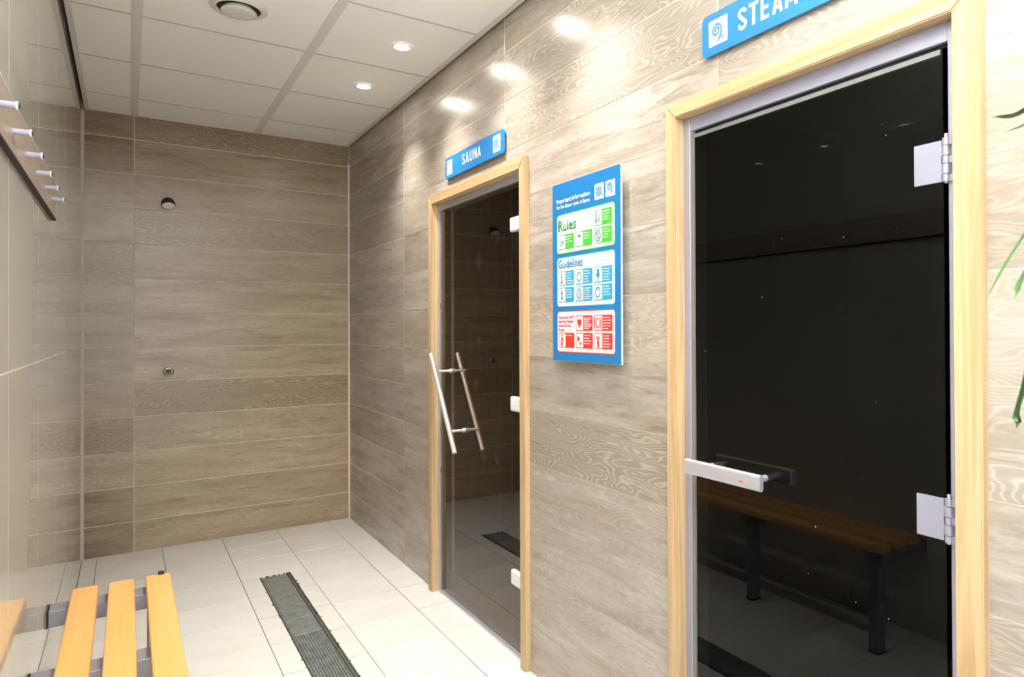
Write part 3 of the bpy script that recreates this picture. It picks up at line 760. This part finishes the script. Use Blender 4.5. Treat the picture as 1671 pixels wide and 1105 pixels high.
# steam sign
sg = empty('steam_room_sign', (1.22, .997, 2.025), 'larger blue STEAM sign above the near door', 'sign')
plate('sign_plate', sg, X1+.006, 1.301, .693, 1.977, 2.083, .006, BLUE, .014)
box('mount_pad', (X1+.0061, .74, 2.00), (WR, 1.25, 2.055), RUBBER, sg)
plate('icon_square', sg, X1, 1.276, 1.210, 1.998, 2.064, .0008, WHITE, .003)
swirl(sg, X1-.0012, 1.243, 2.029, .058, DCYAN)
caps('STEAM', sg, X1, 1.175, 2.004, .054, .184); caps('ROOM', sg, X1, .968, 2.004, .054, .150)

# notice board
nb = empty('notice_board', (1.215, 1.848, 1.476), 'blue information board with green, cyan and red panels between the doors', 'notice board')
XN = 1.2125
plate('backing_edge', nb, XN+.005, 2.051, 1.6475, 1.1705, 1.7775, .0038, EDGE, .002)
plate('board_face', nb, XN+.0012, 2.0500, 1.6515, 1.1715, 1.7765, .0012, BLUEB, .002)
for yy in (1.99, 1.71):
    for zz in (1.24, 1.71): tube('spacer', [(XN+.0051, yy, zz), (WR, yy, zz)], .008, CHROME, nb, 12)
text('lettering', 'Important information', nb, XN, 2.022, 1.708, .022, WHITE, width=.205, bold=.02)
text('lettering', 'for the Steam room & Sauna', nb, XN, 2.022, 1.689, .0175, WHITE, width=.205, bold=.02)
plate('icon_square', nb, XN, 1.788, 1.738, 1.6865, 1.7365, .0006, WHITE, .003)
plate('icon_square', nb, XN, 1.7275, 1.6775, 1.6865, 1.7365, .0006, WHITE, .003)
strokes('heat_waves', nb, XN-.0007, 1.763, 1.7115, [[(u_+p[0], p[1]) for p in wave(0, .032, .003)] for u_ in (-.011, 0, .011)], .0026, DCYAN)
swirl(nb, XN-.0007, 1.703, 1.7115, .045, DCYAN)
def panel(y0, y1, z0, z1, bmat):
    plate('panel_border', nb, XN, y0+.0032, y1-.0032, z0-.0032, z1+.0032, .0003, bmat, .013)
    plate('panel', nb, XN, y0, y1, z0, z1, .0006, WHITE, .012)
panel(2.0185, 1.6815, 1.5370, 1.6660, GREEN); panel(2.0185, 1.6815, 1.3560, 1.5200, CYAN); panel(2.0185, 1.6815, 1.2030, 1.3370, RED)
XP = XN-.0006
rngc = random.Random(11)
def disc(y_, z_, r, mat, x=XP-.0010, sx=1): return plate('icon', nb, x, y_+r*sx, y_-r*sx, z_-r, z_+r, .0003, mat, min(r, r*sx)*.98)
def ring_path(r, sx=.8, n=20): return [(sx*r*math.cos(2*math.pi*i/n), r*math.sin(2*math.pi*i/n)) for i in range(n+1)]
def cell(yl, zt, mat, dmat, lines, icon):
    W_, H_ = .0985, .0500
    plate('cell', nb, XP, yl, yl-W_, zt-H_, zt, .0003, mat, .004)
    iw = .0445
    plate('cell_icon_field', nb, XP-.0003, yl-.0024, yl-iw, zt-H_+.0024, zt-.0024, .0003, WHITE, .003)
    bm = bmesh.new()   # too small to read in the photograph: the rows of type stay rows
    for k in range(lines):
        z = zt-.0085-k*(.034/max(lines-1, 4)); ww = rngc.uniform(.028, .044)
        x_ = 0
        while x_ < ww-.004:
            q = min(rngc.uniform(.004, .010), ww-x_); add_box(bm, (x_+q/2, z-zt, .0002), (q, .0030, .0004)); x_ += q+.0016
    link('cell_text', bm_mesh('cell_text', bm), WHITE, nb, frame('right', (XP-.0003, yl-iw-.0055, zt)))
    icon(yl-iw/2, zt-H_/2, dmat)
def person_(y, z, m, s=1):
    disc(y, z+.016*s, .0035*s, m)
    strokes('icon', nb, XP-.0010, y, z, [[(0, .011*s), (0, -.002*s)], [(-.001*s, -.002*s), (-.004*s, -.018*s)], [(.001*s, -.002*s), (.004*s, -.018*s)]], .0022*s, m)
def i_people(y, z, m): person_(y+.008, z, m, .8); person_(y-.008, z-.002, m, .6)
def i_cup(y, z, m): strokes('icon', nb, XP-.001, y, z, [[(-.010, .010), (-.010, -.010), (.004, -.010), (.004, .010)], [(.008, 0), (.015, 0)], [(.0115, .004), (.0115, -.004)]], .0019, GREYL)
def i_shower(y, z, m):
    me = poly_mesh('icon', [(-.010, 0), (.010, 0), (.006, .007), (-.006, .007)], .0003); link('icon', me, m, nb, frame('right', (XP-.0010, y, z+.008)))
    strokes('icon', nb, XP-.001, y, z, [[(u_, .005), (u_, -.017)] for u_ in (-.007, -.0035, 0, .0035, .007)], .0005, EDGE)
def i_no(y, z, m): strokes('icon', nb, XP-.001, y, z, [ring_path(.0175), [(-.009, .013), (.009, -.013)], [(.006, .010), (-.006, .003), (.006, -.004), (-.005, -.011)]], .0019, GREYL)
def i_ring(y, z, m): strokes('icon', nb, XP-.001, y, z, [ring_path(.0150)], .0018, m)
def i_ringp(y, z, m): strokes('icon', nb, XP-.001, y, z, [ring_path(.014), [(-.017, .018), (-.017, -.018)], [(.017, .018), (.017, -.018)]], .0018, m)
def i_arrow(y, z, m):
    me = poly_mesh('icon', [(0, -.012), (-.013, .003), (-.006, .003), (-.006, .018), (.006, .018), (.006, .003), (.013, .003)], .0003); link('icon', me, m, nb, frame('right', (XP-.0010, y, z)))
    strokes('icon', nb, XP-.001, y, z, [[(-.010, -.015), (.010, -.015)], [(-.010, -.019), (.010, -.019)]], .0006, GREYL)
def i_thermo(y, z, m):
    strokes('icon', nb, XP-.001, y, z, [[(0, .018), (0, -.008)]], .0028, m); disc(y, z-.013, .0052, m)
def i_glass(y, z, m):
    strokes('icon', nb, XP-.001, y, z, [[(0, .017), (0, -.016)]], .0022, m); disc(y, z+.006, .005, m); disc(y, z-.012, .005, m)
def i_clock(y, z, m): strokes('icon', nb, XP-.001, y, z, [ring_path(.016), [(0, .010), (0, 0), (.007, -.003)], [(-.004, -.008), (.004, -.008)]], .0016, m)
def i_heart(y, z, m):
    pts = []
    for i in range(24):
        t = 2*math.pi*i/24; pts.append((.0009*16*math.sin(t)**3*.85, .0011*(13*math.cos(t)-5*math.cos(2*t)-2*math.cos(3*t)-math.cos(4*t))+.001))
    link('icon', poly_mesh('icon', pts[::-1], .0003), m, nb, frame('right', (XP-.0010, y, z)))
def i_preg(y, z, m): person_(y, z, m, 1.05); disc(y-.0035, z+.003, .0045, m)
def i_bowls(y, z, m): disc(y+.006, z+.006, .0075, m); disc(y-.006, z-.010, .0045, m)
def i_armsup(y, z, m):
    disc(y, z+.010, .003, m)
    strokes('icon', nb, XP-.001, y, z, [[(0, .006), (0, -.020)], [(0, .004), (-.010, .016)], [(0, .004), (.010, .016)], [(-.003, .003), (-.003, -.020)], [(.003, .003), (.003, -.020)]], .0016, m)
c1, c2, c3 = 2.0105, 1.9010, 1.7925
text('lettering', 'Rules', nb, XP, 2.010, 1.613, .054, DGREEN, width=.112, bold=.02)
cell(c3, 1.6540, GREEN, DGREEN, 4, i_people); cell(c1, 1.5985, GREEN, DGREEN, 3, i_cup); cell(c2, 1.5985, GREEN, DGREEN, 3, i_shower); cell(c3, 1.5980, GREEN, DGREEN, 4, i_no)
text('lettering', 'Guidelines', nb, XP, 2.011, 1.486, .041, DCYAN, width=.152, bold=.02)
for yl, zt, ln, ic in ((c1, 1.475, 5, i_thermo), (c2, 1.475, 5, i_ring), (c3, 1.475, 5, i_arrow), (c1, 1.4195, 4, i_glass), (c2, 1.4195, 6, i_clock), (c3, 1.4195, 4, i_ring)):
    cell(yl, zt, CYAN, DCYAN, ln, ic)
for i, t in enumerate(('You must NOT', 'use the Steam', 'room/Sauna', 'if you:')):
    text('lettering', t, nb, XP, 2.010, 1.3145-i*.0138, .0135, DRED, width=(.098, .092, .076, .038)[i], bold=.015)
for yl, zt, ln, ic in ((c2, 1.323, 7, i_heart), (c3, 1.323, 5, i_ringp), (c1, 1.266, 1, i_preg), (c2, 1.266, 4, i_bowls), (c3, 1.266, 5, i_armsup)):
    cell(yl, zt, RED, RED, ln, ic)

# ------------------------------------------------------------------ palm at the right edge of the view
CR = Vector((.985, .105, 1.56))
pm = empty('potted_palm', (CR.x, CR.y, 0), 'green palm with long narrow leaves reaching in front of the near wall', 'plant')
Mp = Matrix.Translation((CR.x, CR.y, 0))
lathe('pot', [(0, .0), (.10, 0), (.108, .008), (.150, .30), (.158, .31), (.158, .33), (.146, .33), (.142, .27), (0, .27)], plain('pot_dark_grey', (.06, .06, .065), .4), pm, Mp)
lathe('soil', [(.1435, .29), (.07, .30), (0, .295)], plain('soil', (.03, .02, .014), .9), pm, Mp)
tube('stem', [(CR.x, CR.y, .29), (CR.x+.01, CR.y-.01, .8), (CR.x-.005, CR.y, 1.2), tuple(CR)], [.022, .018, .016, .012], plain('palm_stem', (.13, .095, .05), .7), pm, 12)
def leaf(pts, width, mat):
    """strap leaf through control points (Catmull-Rom), folded along the midrib"""
    P_ = [Vector(p) for p in pts]; P_ = [P_[0]*2-P_[1]]+P_+[P_[-1]*2-P_[-2]]; C_ = []
    for i in range(1, len(P_)-2):
        for k in range(6):
            t = k/6; a, b, c, d = P_[i-1:i+3]
            C_.append(.5*((2*b)+(c-a)*t+(2*a-5*b+4*c-d)*t*t+(3*b-a-3*c+d)*t**3))
    C_.append(P_[-2]); n = len(C_); bm = bmesh.new(); rows_ = []; o = C_[0].copy()
    for i, p in enumerate(C_):
        t = (C_[min(i+1, n-1)]-C_[max(i-1, 0)]).normalized(); s = t.cross(Vector((0, 0, 1))).normalized(); up = s.cross(t)
        f = i/(n-1); ww = width*(.35+.65*min(1, f*4))*(1 if f < .5 else max(.02, 1-((f-.5)/.5)**1.6))/2
        rows_.append([bm.verts.new(p-o-s*ww+up*ww*.35), bm.verts.new(p-o), bm.verts.new(p-o+s*ww+up*ww*.35)])
    for A, B in zip(rows_, rows_[1:]):
        for k in (0, 1): f = bm.faces.new((A[k], A[k+1], B[k+1], B[k])); f.smooth = True
    link('leaf', bm_mesh('leaf', bm), mat, pm, Matrix.Translation(o))
seen = [((.777, .369, 1.512), (.812, .345, 1.520), (.87, .25, 1.60), .034, LEAFD), ((.790, .361, 1.496), (.822, .338, 1.512), (.89, .24, 1.585), .024, LEAF),
        ((.772, .375, 1.310), (.807, .350, 1.380), (.86, .27, 1.53), .012, LEAF), ((.799, .356, 1.314), (.815, .345, 1.350), (.88, .27, 1.52), .018, LEAF),
        ((.801, .356, 1.170), (.809, .349, 1.215), (.85, .29, 1.46), .024, LEAFD)]
for tip, edge, mid, wd, mt in seen: leaf([CR+Vector((0, 0, random.uniform(-.06, .0))), mid, edge, tip], wd, mt)
rl = random.Random(4)
for k in range(20):
    a = rl.uniform(R(165), R(352)); L_ = rl.uniform(.28, .46); up = rl.uniform(.02, .30)
    dx, dy = math.cos(a), math.sin(a)
    if CR.x+dx*L_ > 1.19: L_ = (1.19-CR.x)/dx
    st = CR+Vector((0, 0, rl.uniform(-.15, .0)))
    leaf([st, st+Vector((dx*L_*.4, dy*L_*.4, up)), st+Vector((dx*L_*.8, dy*L_*.8, up*.8)), st+Vector((dx*L_, dy*L_, up*.2-.12))], rl.uniform(.014, .022), rl.choice((LEAF, LEAFD)))
